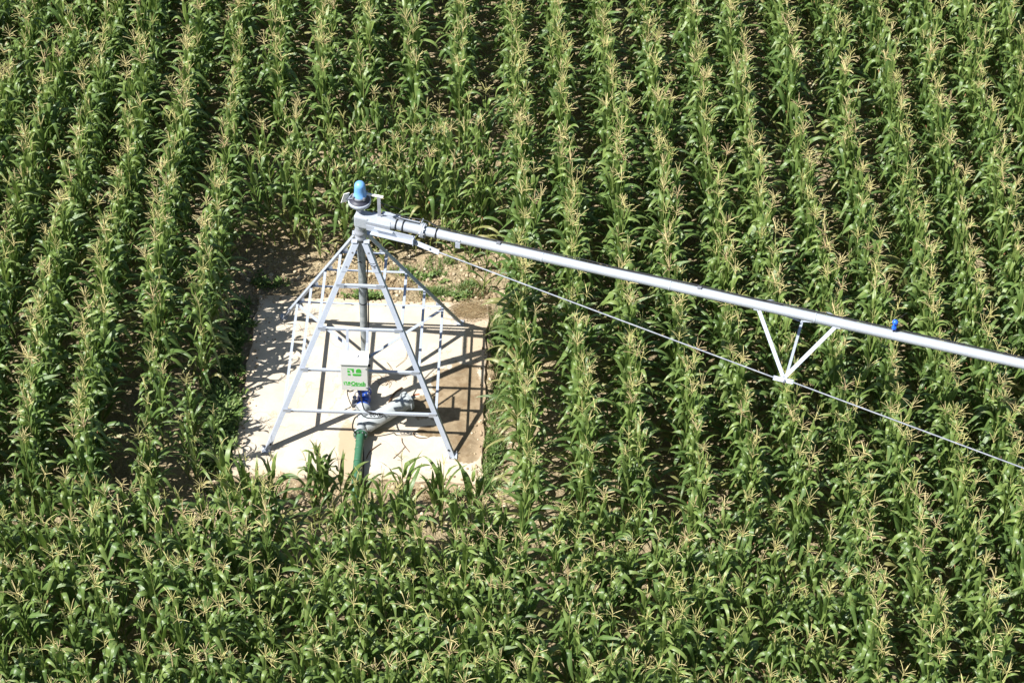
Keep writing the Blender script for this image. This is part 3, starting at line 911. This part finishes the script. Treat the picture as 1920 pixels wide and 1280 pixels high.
# ------------------------------------------------------------------ corn
def corn_variant(seed, kind='tall'):
    """arrays of one plant, 1 unit = 1 m, base at the origin; parts stalk, leaves, tassel, ear: (verts, quads, tint, across, along)"""
    g = random.Random(seed)
    H = g.uniform(1.72, 1.98)                       # height of the top leaf's node
    if kind == 'young': H *= .80
    nl = g.randint(14, 17) if kind == 'tall' else g.randint(9, 11)
    out = {}
    bend = V((g.uniform(-.05, .05), g.uniform(-.05, .05), 0))
    def ax(z):                                      # stalk axis
        t = z / 2.2
        return V((bend.x * t * t, bend.y * t * t, z))
    # stalk
    vs, fs = [], []
    zz = [-.12, .25, .6, 1.0, 1.4, H, H + .29]
    rr = [.014, .0135, .0125, .011, .009, .006, .004]
    for z, r in zip(zz, rr):
        c = ax(max(z, 0)); c.z = z
        for k in range(6):
            t = k * math.pi / 3
            vs.append((c.x + r * math.cos(t), c.y + r * math.sin(t), z))
    for i in range(len(zz) - 1):
        for k in range(6):
            fs.append((i * 6 + k, i * 6 + (k + 1) % 6, i * 6 + 6 + (k + 1) % 6, i * 6 + 6 + k))
    tv = g.random()
    out['stalk'] = (vs, fs, [tv] * len(vs), [0] * len(vs), [.5] * len(vs))
    # leaves in two ranks
    vs, fs, tn, ac, al = [], [], [], [], []
    for i in range(nl):
        t = i / (nl - 1)
        z = H * (.09 + .91 * t ** .92)
        az = (i % 2) * math.pi + g.gauss(0, .35 + .4 * t)
        L = float(np.interp(t, [0, .2, .45, .7, .9, 1], [.62, .86, .88, .68, .48, .34])) * g.uniform(.82, 1.15)
        Wd = (.032 + .011 * math.sin(math.pi * min(1, .1 + t * .85))) * g.uniform(.88, 1.18)
        p0 = R(g.uniform(8, 22)) * (1.6 - 1.15 * t)
        p1 = R(g.uniform(112, 168)) if t < .5 else R(g.uniform(135, 176)) if t < .74 else R(g.choice([g.uniform(10, 45), g.uniform(90, 165)]))
        pw = g.uniform(1.1, 2.0) if t < .4 else g.uniform(1.9, 3.8)
        if kind == 'young' and t > .3:
            p1 = R(g.choice([g.uniform(15, 60), g.uniform(60, 150)])); pw = g.uniform(1.8, 3.2); Wd *= 1.12; L *= 1.1
        kink = g.random() < .30
        ks, ka = g.uniform(.45, .7), R(g.uniform(35, 70))
        fold_ = kind == 'tall' and .18 < t < .92 and g.random() < .52
        fs0, fw, f1 = g.uniform(.26, .52), g.uniform(.14, .42), R(g.uniform(138, 177))
        dry = t < .16
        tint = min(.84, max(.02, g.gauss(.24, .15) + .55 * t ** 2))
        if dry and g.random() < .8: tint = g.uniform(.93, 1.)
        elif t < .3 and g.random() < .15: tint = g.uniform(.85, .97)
        daz = g.gauss(0, .35); tw = g.gauss(0, .55); wv = g.uniform(0, 6.28); wa = g.uniform(.10, .34); wf = g.uniform(8, 14)
        n = 10
        pos = ax(z) + V((math.cos(az), math.sin(az), 0)) * .008
        o = len(vs)
        for k in range(n + 1):
            s = k / n
            ph = p0 + (p1 - p0) * s ** pw
            if fold_:
                q = min(1., max(0., (s - fs0) / fw)); ph = p0 + R(12) * s + (f1 - p0 - R(12)) * q * q * (3 - 2 * q)
            elif kink and s > ks: ph = min(ph + ka, R(172))
            a = az + daz * s * s
            d = V((math.sin(ph) * math.cos(a), math.sin(ph) * math.sin(a), math.cos(ph)))
            if k: pos = pos + d * (L / n)
            side = V((-math.sin(a), math.cos(a), 0))
            nrm = d.cross(side).normalized()        # upper face points inward/up
            if nrm.z < 0 and ph < R(90): nrm = -nrm
            side = Quaternion(d, tw * s) @ side
            nn = side.cross(d).normalized()
            w = Wd * min(1., .45 + s * 2.6) * max(.02, (1 - s ** 2.4)) ** .85
            fold = .42 * (1 - s) + .10
            u1 = w * wa * math.sin(wv + s * wf); u2 = w * wa * math.sin(wv + 1.9 + s * wf * 1.1)
            vs.append(pos + side * w - nn * (-w * fold - u1) * 1)
            vs.append(pos)
            vs.append(pos - side * w - nn * (-w * fold - u2) * 1)
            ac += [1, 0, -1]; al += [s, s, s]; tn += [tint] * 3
        for k in range(n):
            b = o + 3 * k
            fs += [(b, b + 1, b + 4, b + 3), (b + 1, b + 2, b + 5, b + 4)]
    out['leaves'] = (vs, fs, tn, ac, al)
    # tassel
    vs, fs, tn, ac, al = [], [], [], [], []
    def twig(pts, r0, r1, tint):
        o = len(vs)
        n = len(pts)
        for i, p in enumerate(pts):
            d = (pts[min(i + 1, n - 1)] - pts[max(i - 1, 0)]).normalized()
            e = d.orthogonal().normalized(); f = d.cross(e)
            r = r0 + (r1 - r0) * i / (n - 1)
            for k in range(3):
                t = k * 2.0944
                vs.append(p + (e * math.cos(t) + f * math.sin(t)) * r)
        for i in range(n - 1):
            for k in range(3):
                fs.append((o + i * 3 + k, o + i * 3 + (k + 1) % 3, o + i * 3 + 3 + (k + 1) % 3, o + i * 3 + 3 + k))
        tn.extend([tint] * (3 * n)); ac.extend([0] * (3 * n)); al.extend([.5] * (3 * n))
    closed = kind == 'tall' and g.random() < .30
    tb = ax(H + (.10 if closed else .27)); tt = g.uniform(.1, .8) if kind == 'tall' else g.uniform(0, .35)
    if g.random() < .12: tt = 1.
    ln = V((g.gauss(0, .08), g.gauss(0, .08), 1)).normalized()
    big = g.uniform(.8, 1.15) * (1 if kind == 'tall' else .85)
    twig([tb, tb + ln * .12 * big, tb + ln * .30 * big + V((g.gauss(0, .015), g.gauss(0, .015), 0))], .0054, .0040, tt)
    nb = (g.randint(3, 5) if closed else g.randint(7, 11)) if kind == 'tall' else g.randint(3, 6)
    for i in range(nb):
        a = i * 2.4 + g.uniform(-.4, .4)
        el_ = R(g.uniform(14, 50)) if kind == 'tall' and not closed else R(g.uniform(8, 28))
        b = tb + ln * (.012 + .095 * i / nb) * big
        Lb = g.uniform(.15, .235) * big
        dr = g.uniform(.15, .8)
        p = [b]
        for k in range(1, 4):
            e2 = el_ + dr * (k / 3) ** 1.5
            p.append(p[-1] + V((math.sin(e2) * math.cos(a), math.sin(e2) * math.sin(a), math.cos(e2))) * Lb / 3)
        twig(p, .0045, .0036, min(1, max(0, tt + g.gauss(0, .12))))
    out['tassel'] = (vs, fs, tn, ac, al)
    # ear
    vs, fs, al = [], [], []
    ez = H * g.uniform(.44, .54); a = g.uniform(0, 6.28)
    d = V((math.sin(.38) * math.cos(a), math.sin(.38) * math.sin(a), math.cos(.38)))
    e = d.orthogonal().normalized(); f = d.cross(e)
    b = ax(ez) + V((math.cos(a), math.sin(a), 0)) * .012
    prof = [(.006, 0), (.022, .04), (.026, .10), (.022, .17), (.011, .21), (.016, .235), (.004, .27)]
    for (r, h) in prof:
        for k in range(6):
            t = k * math.pi / 3
            vs.append(b + d * h + (e * math.cos(t) + f * math.sin(t)) * r)
            al.append(h / .27)
    for i in range(len(prof) - 1):
        for k in range(6):
            fs.append((i * 6 + k, i * 6 + (k + 1) % 6, i * 6 + 6 + (k + 1) % 6, i * 6 + 6 + k))
    out['ear'] = (vs, fs, [.5] * len(vs), [0] * len(vs), al)
    r = {'look': (('closed' if closed else 'spread') if kind == 'tall' else 'sparse', 'brown' if tt >= .95 else 'greenish' if tt < .32 else 'tan')}
    for k, (v, f, t, c, l) in out.items():
        r[k] = dict(v=np.array([tuple(p) for p in v], np.float32), f=np.array(f, np.int32), tint=np.array(t, np.float32), across=np.array(c, np.float32), along=np.array(l, np.float32))
    return r

NTALL, NYOUNG = 36, 10
VAR = [corn_variant(100 + i) for i in range(NTALL)] + [corn_variant(500 + i, 'young') for i in range(NYOUNG)]
PARTS = ['stalk', 'leaves', 'tassel', 'ear']
PMAT = dict(stalk='stalk', leaves='leaf', tassel='tassel', ear='husk')

PL = []          # (x, y, variant, turn, scale, leanx, leany, row)
g = random.Random(77)
def plant(x, y, row, h=1., young=False):
    v = NTALL + g.randrange(NYOUNG) if young else g.randrange(NTALL)
    ax_ = (0 if row[0] == 'cross' else math.pi / 2)             # ranks mostly across the row
    turn = ax_ + math.pi / 2 + g.gauss(0, .75)
    s = h * g.uniform(.90, 1.07) * (.94 + .12 * float(vnoise(np.array(x * .45 + 40), np.array(y * .45 + 40), 9)))
    if g.random() < .06: s *= g.uniform(.75, .9)
    PL.append((x, y, v, turn, s, g.gauss(0, .035), g.gauss(0, .035), row))

def bare(x, y):
    if (x - 6.95) ** 2 / .45 ** 2 + (y - 5.55) ** 2 / .75 ** 2 < 1: return True
    return False

SP = .155
def run(a, b):
    y = a + g.uniform(0, SP)
    while y < b:
        yield y + g.gauss(0, .025)
        y += SP * g.uniform(.88, 1.14)

# long rows on the left of the slab
LX = [-2.62, -3.42, -4.36, -5.18, -6.02, -6.86, -7.70, -8.54, -9.38, -10.2]
for i, x0 in enumerate(LX):
    ph = g.uniform(0, 6.28)
    for y in run(-3.25 + (.55 if i == 0 else .15 if i == 1 else 0), 13.2):
        if g.random() < .05: continue
        if i == 0 and y < -.2 and g.random() < .68: continue
        if i == 1 and -2.6 < y < -.3 and g.random() < .35: continue
        sl = (-.035, -.03, -.015, .0, .025, .035, .04, .04, .04, .04)[i] if y > 1.5 else (-.01, -.05, -.08, -.075, -.06, -.05, -.04, -.04, -.04, -.04)[i]
        x = x0 + sl * (y - 1.5) + .04 * math.sin(y * .55 + ph) + g.gauss(0, .028)
        plant(x, y, ('left', i), (.62 + .06 * (y + 3)) if (i == 0 and y < -.4) else (.93 if i == 0 else .82 if i == 1 and y < -.3 else 1.))
# long rows behind the cross rows
for i, x7 in enumerate([-2.03, -1.25, -.45, .38, 1.28]):
    ph = g.uniform(0, 6.28)
    for y in run(5.75, 13.2):
        if g.random() < .06: continue
        plant(x7 - .04 * (y - 7) + .04 * math.sin(y * .6 + ph) + g.gauss(0, .028), y, ('far', i))
# long rows on the right
RX = [2.60, 3.43, 4.27, 5.10, 5.93, 6.69, 7.52, 8.36, 9.20, 10.0, 10.82, 11.64, 12.46, 13.28, 14.1]
for i, x0 in enumerate(RX):
    ph = g.uniform(0, 6.28)
    sl = -.045 if x0 < 6 else min(-.012, -.045 + .010 * (x0 - 6))
    for y in run(-3.35 if x0 < 7.2 else -9.2, 13.2):
        if g.random() < .04: continue
        x = x0 + sl * y + .04 * math.sin(y * .5 + ph) + g.gauss(0, .028)
        if bare(x, y): continue
        plant(x, y, ('right', i), .97 if (i == 0 and -2 < y < 3) else 1.)
# cross rows behind the tower
for i, (y0, a, b) in enumerate([(3.38, -2.05, 1.95), (4.12, -2.1, 2.0), (4.88, -2.2, 1.9)]):
    for x in run(a, b):
        if g.random() < (.16 if i == 0 else .10): continue
        plant(x, y0 + .03 * math.sin(x * 2) + g.gauss(0, .03), ('back', i), .97)
# cross rows below the slab
CY = [-3.02, -3.92, -4.78, -5.54, -6.28, -7.02, -7.76, -8.50, -9.24]
for i, y0 in enumerate(CY):
    a, b = (-1.95, 2.0) if i == 0 else (-10.2, 7.25)
    for x in run(a, b):
        if g.random() < (.05 if i < 2 else .06): continue
        if i == 0 and math.sin(x * 4.1 + 1.2) + .6 * math.sin(x * 9.3) < -.55: continue
        if i == 1 and -1.6 < x < 1.6 and math.sin(x * 3.3 + .4) < -.6: continue
        gx = 2.86 - .115 * (y0 + 4.06)
        if i > 0 and abs(x - gx) < .15: continue
        if i > 2 and abs(x + 2.9) < .12: continue
        y = y0 + .04 * math.sin(x * .8 + i) + g.gauss(0, .03)
        if i == 0:
            plant(x, y, ('front', 0), g.uniform(.80, 1.0), g.random() < .75)
        else:
            plant(x, y, ('front', i), .95 if i == 1 else 1., i == 1 and g.random() < .25)
# stragglers in the clearing
for (x, y, h, yg) in ((1.87, 2.32, .70, True), (1.62, 2.85, .62, True), (.10, 2.98, .62, True), (-1.0, 2.98, .55, True), (-.55, 3.1, .8, True), (-2.28, -1.9, .7, False), (-2.5, -2.45, .7, True), (1.35, 3.05, .55, True)):
    plant(x, y, ('lone', 0), h, yg)

def pmat(p):
    x, y, v, turn, s, lx, ly, row = p
    z = float(ground_z(x, y))
    m = Matrix.Rotation(lx, 4, 'X') @ Matrix.Rotation(ly, 4, 'Y') @ Matrix.Rotation(turn, 4, 'Z') @ Matrix.Scale(s, 4)
    m.translation = (x, y, z)
    return m

INDIV = set((
    2, 5, 8, 9, 14, 83, 89, 94, 98, 99, 121, 122, 142, 179, 180, 185, 190, 194, 219, 230, 281, 283, 285, 287, 288,
    290, 303, 307, 308, 314, 322, 415, 418, 430, 1023, 1025, 1070, 1076, 1112, 1118, 1156, 1201, 1202, 1211, 1221, 1225, 1246, 1303, 1306, 1309,
    1311, 1313, 1323, 1404, 1405, 1406, 1407, 1408, 1412, 1413, 1418, 1423, 1436, 1441, 1442, 1514, 1516, 1518, 1523, 1529, 1540, 1604, 1606, 1607, 1611,
    1630, 1642, 1652, 1703, 1704, 1705, 1707, 1721, 1730, 1732, 1742, 1757, 1822, 1824, 1827, 1828, 1833, 1834, 1840, 1842, 1843, 1846, 1847, 1849, 1853,
    1854, 1859, 1863, 1877, 1887, 1893, 1894, 1956, 1957, 1959, 1960, 1963, 1965, 1966, 1967, 1968, 1971, 1972, 1973, 1974, 1979, 1980, 1983, 1990, 1992,
    1994, 1999, 2013, 2023, 2034, 2093, 2097, 2098, 2100, 2101, 2103, 2106, 2107, 2109, 2111, 2118, 2161, 2241, 2245, 2247, 2256, 2257, 2264, 2298, 2408,
    2420, 2425, 2452, 3039, 3040, 3041, 3042, 3045, 3054, 3057, 3058, 3060, 3067, 3101, 3102, 3108, 3109, 3110, 3111, 3113, 3115, 3154, 3155, 3159, 3163,
    3167, 3174, 3178, 3180, 3181, 3184, 3189, 3190, 3192, 3196, 3200, 3204, 3208, 3210, 3214, 3216, 3254, 3256, 3258, 3259, 3260, 3264, 3265, 3268, 3270,
    3271, 3272, 3273, 3274, 3275, 3276, 3279, 3281, 3286, 3290, 3292, 3293, 3296, 3297, 3298, 3300, 3303, 3305, 3309, 3311, 3313, 3314, 3316, 3320, 3356,
    3357, 3358, 3360, 3361, 3364, 3365, 3367, 3368, 3369, 3374, 3377, 3378, 3382, 3385, 3386, 3387, 3390, 3392, 3394, 3396, 3397, 3400, 3401, 3402, 3405,
    3406, 3407, 3411, 3413, 3415, 3416, 3417, 3421, 3422, 3423, 3460, 3461, 3464, 3465, 3466, 3467, 3468, 3469, 3470, 3472, 3473, 3475, 3476, 3479, 3481,
    3488, 3490, 3491, 3495, 3499, 3501, 3502, 3503, 3508, 3510, 3511, 3514, 3516, 3517, 3520, 3567, 3583, 3923, 3924, 3925, 3926, 3927, 3928, 3929, 3930,
))    #@INDIV
EARED = lambda i: (i * 7919) % 10 < 7

# the countable plants: one thing each, parts share mesh data
CACHE = {}
def part_mesh(v, k):
    if (v, k) not in CACHE:
        d = VAR[v][k]
        CACHE[v, k] = np_mesh('corn_' + k, d['v'], d['f'], [M[PMAT[k]]], None, {'tint': d['tint'], 'across': d['across'], 'along': d['along']})
    return CACHE[v, k]

# every countable plant is told apart by its look, its row and its place from a landmark
UNITS = 'zero first second third fourth fifth sixth seventh eighth ninth tenth eleventh twelfth thirteenth fourteenth fifteenth sixteenth seventeenth eighteenth nineteenth'.split()
def nth(n):
    if n < 20: return UNITS[n]
    t, u = ['twenty', 'thirty', 'forty', 'fifty', 'sixty'][n // 10 - 2], n % 10
    return t + '-' + UNITS[u] if u else t[:-1] + 'ieth'
def along(i):
    p = PL[i]
    return p[0] if p[7][0] in ('front', 'back') else p[1]
ROWS = {}
for i, p in enumerate(PL): ROWS.setdefault(p[7], []).append(i)
for k in ROWS: ROWS[k].sort(key=along)
def crossing(row, h, o):
    """place along a long row on the right where the span's line (height h, sideways o) passes over it"""
    best = None
    for i in ROWS[row]:
        x, y = PL[i][0], PL[i][1]
        d = V((x, y, 1.9)) - CAM                         # line of sight through the plant's top
        px = d.dot(CR) / d.dot(CF); py = d.dot(CU) / d.dot(CF)
        for s in np.arange(1.5, 13., .1):
            if h < -.2:
                oo, hh = (.232 + (s - 1.33) * .0777, -.148 - (s - 1.33) * .109) if s < 6.84 else (.66 + (s - 6.84) * .0938, -.75 - (s - 6.84) * .0868)
            else: oo, hh = 0., 0.
            e = sp(float(s), oo, hh) - CAM
            q = (abs(e.dot(CR) / e.dot(CF) - px) + abs(e.dot(CU) / e.dot(CF) - py))
            if best is None or q < best[0]: best = (q, y)
    return best[1]
CROSS = {}
def marks(row):
    if row not in CROSS:
        k, n = row
        if k == 'front': r = [(-.01, 'left of the green pipe', 'right of the green pipe')] + ([(2.86 - .115 * (CY[n] + 4.06), 'left of the bare gap', 'right of the bare gap')] if n else [])
        elif k == 'back': r = [(0., 'left of the tower', 'right of the tower')]
        elif k == 'far': r = [(5.6, '', 'beyond the cross rows')]
        elif k == 'left': r = [(2.03, "before pad's back edge", "beyond pad's back edge")]
        else: r = [(crossing(row, 0., 0.), 'below the span pipe', 'above the span pipe'), (crossing(row, -1., 0.), 'below the truss rod', 'above the truss rod')]
        CROSS[row] = r
    return CROSS[row]
LONE = ['tasselled sprig in bare soil right of the pad\'s far corner, the lowest stray', 'stray behind pad, second from the corn row on the right', 'stray in bare soil straight behind the tower',
        'stray on bare soil behind pad, left of the riser', 'taller stray at the foot of the corn behind the tower', 'stray beside the weeds on the left of the pad', 'stray at the near left corner of the pad', 'stray farthest behind the slab, under the span pipe']
def label_of(i):
    p = PL[i]
    row = p[7]
    grp = 'corn plants in the field rows'
    size = 'tall' if p[4] > 1.0 else 'short' if p[4] < .84 else 'mid-height'
    sh, col_ = VAR[p[2]]['look']
    if row[0] == 'lone':
        return 'small corn ' + LONE[ROWS[row].index(i) if False else [j for j in range(len(PL)) if PL[j][7] == row].index(i)], grp
    if row[0] == 'front': rn = nth(row[1] + 1) + ' row below pad'
    elif row[0] == 'back': rn = nth(row[1] + 1) + ' row behind pad'
    elif row[0] == 'far': rn = nth(row[1] + 1) + ' long row there'
    elif row[0] == 'left': rn = nth(row[1] + 1) + ' row left of pad'
    else: rn = nth(row[1] + 1) + ' row right of pad'
    a = along(i)
    best = None
    for at, lo, hi in marks(row):
        side = hi if a > at else lo
        if not side: continue
        n = sum(1 for j in ROWS[row] if (at < along(j) <= a if a > at else a <= along(j) <= at))
        if best is None or n < best[0]: best = (n, side)
    return f'{size} corn plant, {sh if sh != "spread" else col_} tassel, {nth(best[0])} {best[1]}, {rn}', grp

for i in sorted(INDIV):
    p = PL[i]
    lb, grp = label_of(i)
    t = empty('corn_plant', (0, 0, 0), label=lb, category='corn plant', group=grp)
    t.empty_display_size = .1
    t.matrix_world = pmat(p)
    for k in PARTS:
        if k == 'ear' and not EARED(i): continue
        link(k, part_mesh(p[2], k), t)

# the rest of the field is one mass
NF, NFK = [], [0]
def field(name, idx, **props):
    Vs, Fs, Ms, T, A, L = [], [], [], [], [], []
    o = 0
    for i in idx:
        p = PL[i]
        m = np.array(pmat(p))
        for mi, k in enumerate(PARTS):
            if k == 'ear' and not EARED(i): continue
            d = VAR[p[2]][k]
            Vs.append(d['v'] @ m[:3, :3].T.astype(np.float32) + m[:3, 3].astype(np.float32))
            Fs.append(d['f'] + o)
            Ms.append(np.full(len(d['f']), mi))
            T.append(d['tint']); A.append(d['across']); L.append(d['along'])
            o += len(d['v'])
        NF.append(sum(len(f) for f in Fs[NFK[0]:])); NFK[0] = len(Fs)
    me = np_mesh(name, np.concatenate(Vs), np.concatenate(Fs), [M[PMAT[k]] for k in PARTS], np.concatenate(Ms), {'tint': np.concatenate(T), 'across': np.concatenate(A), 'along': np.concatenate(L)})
    return link(name, me, **props)
field('corn_field', [i for i in range(len(PL)) if i not in INDIV], kind='stuff', label='mass of green tasselled corn filling the rest of the field', category='corn')
print('PLANTS', len(PL), 'INDIV', len(INDIV))
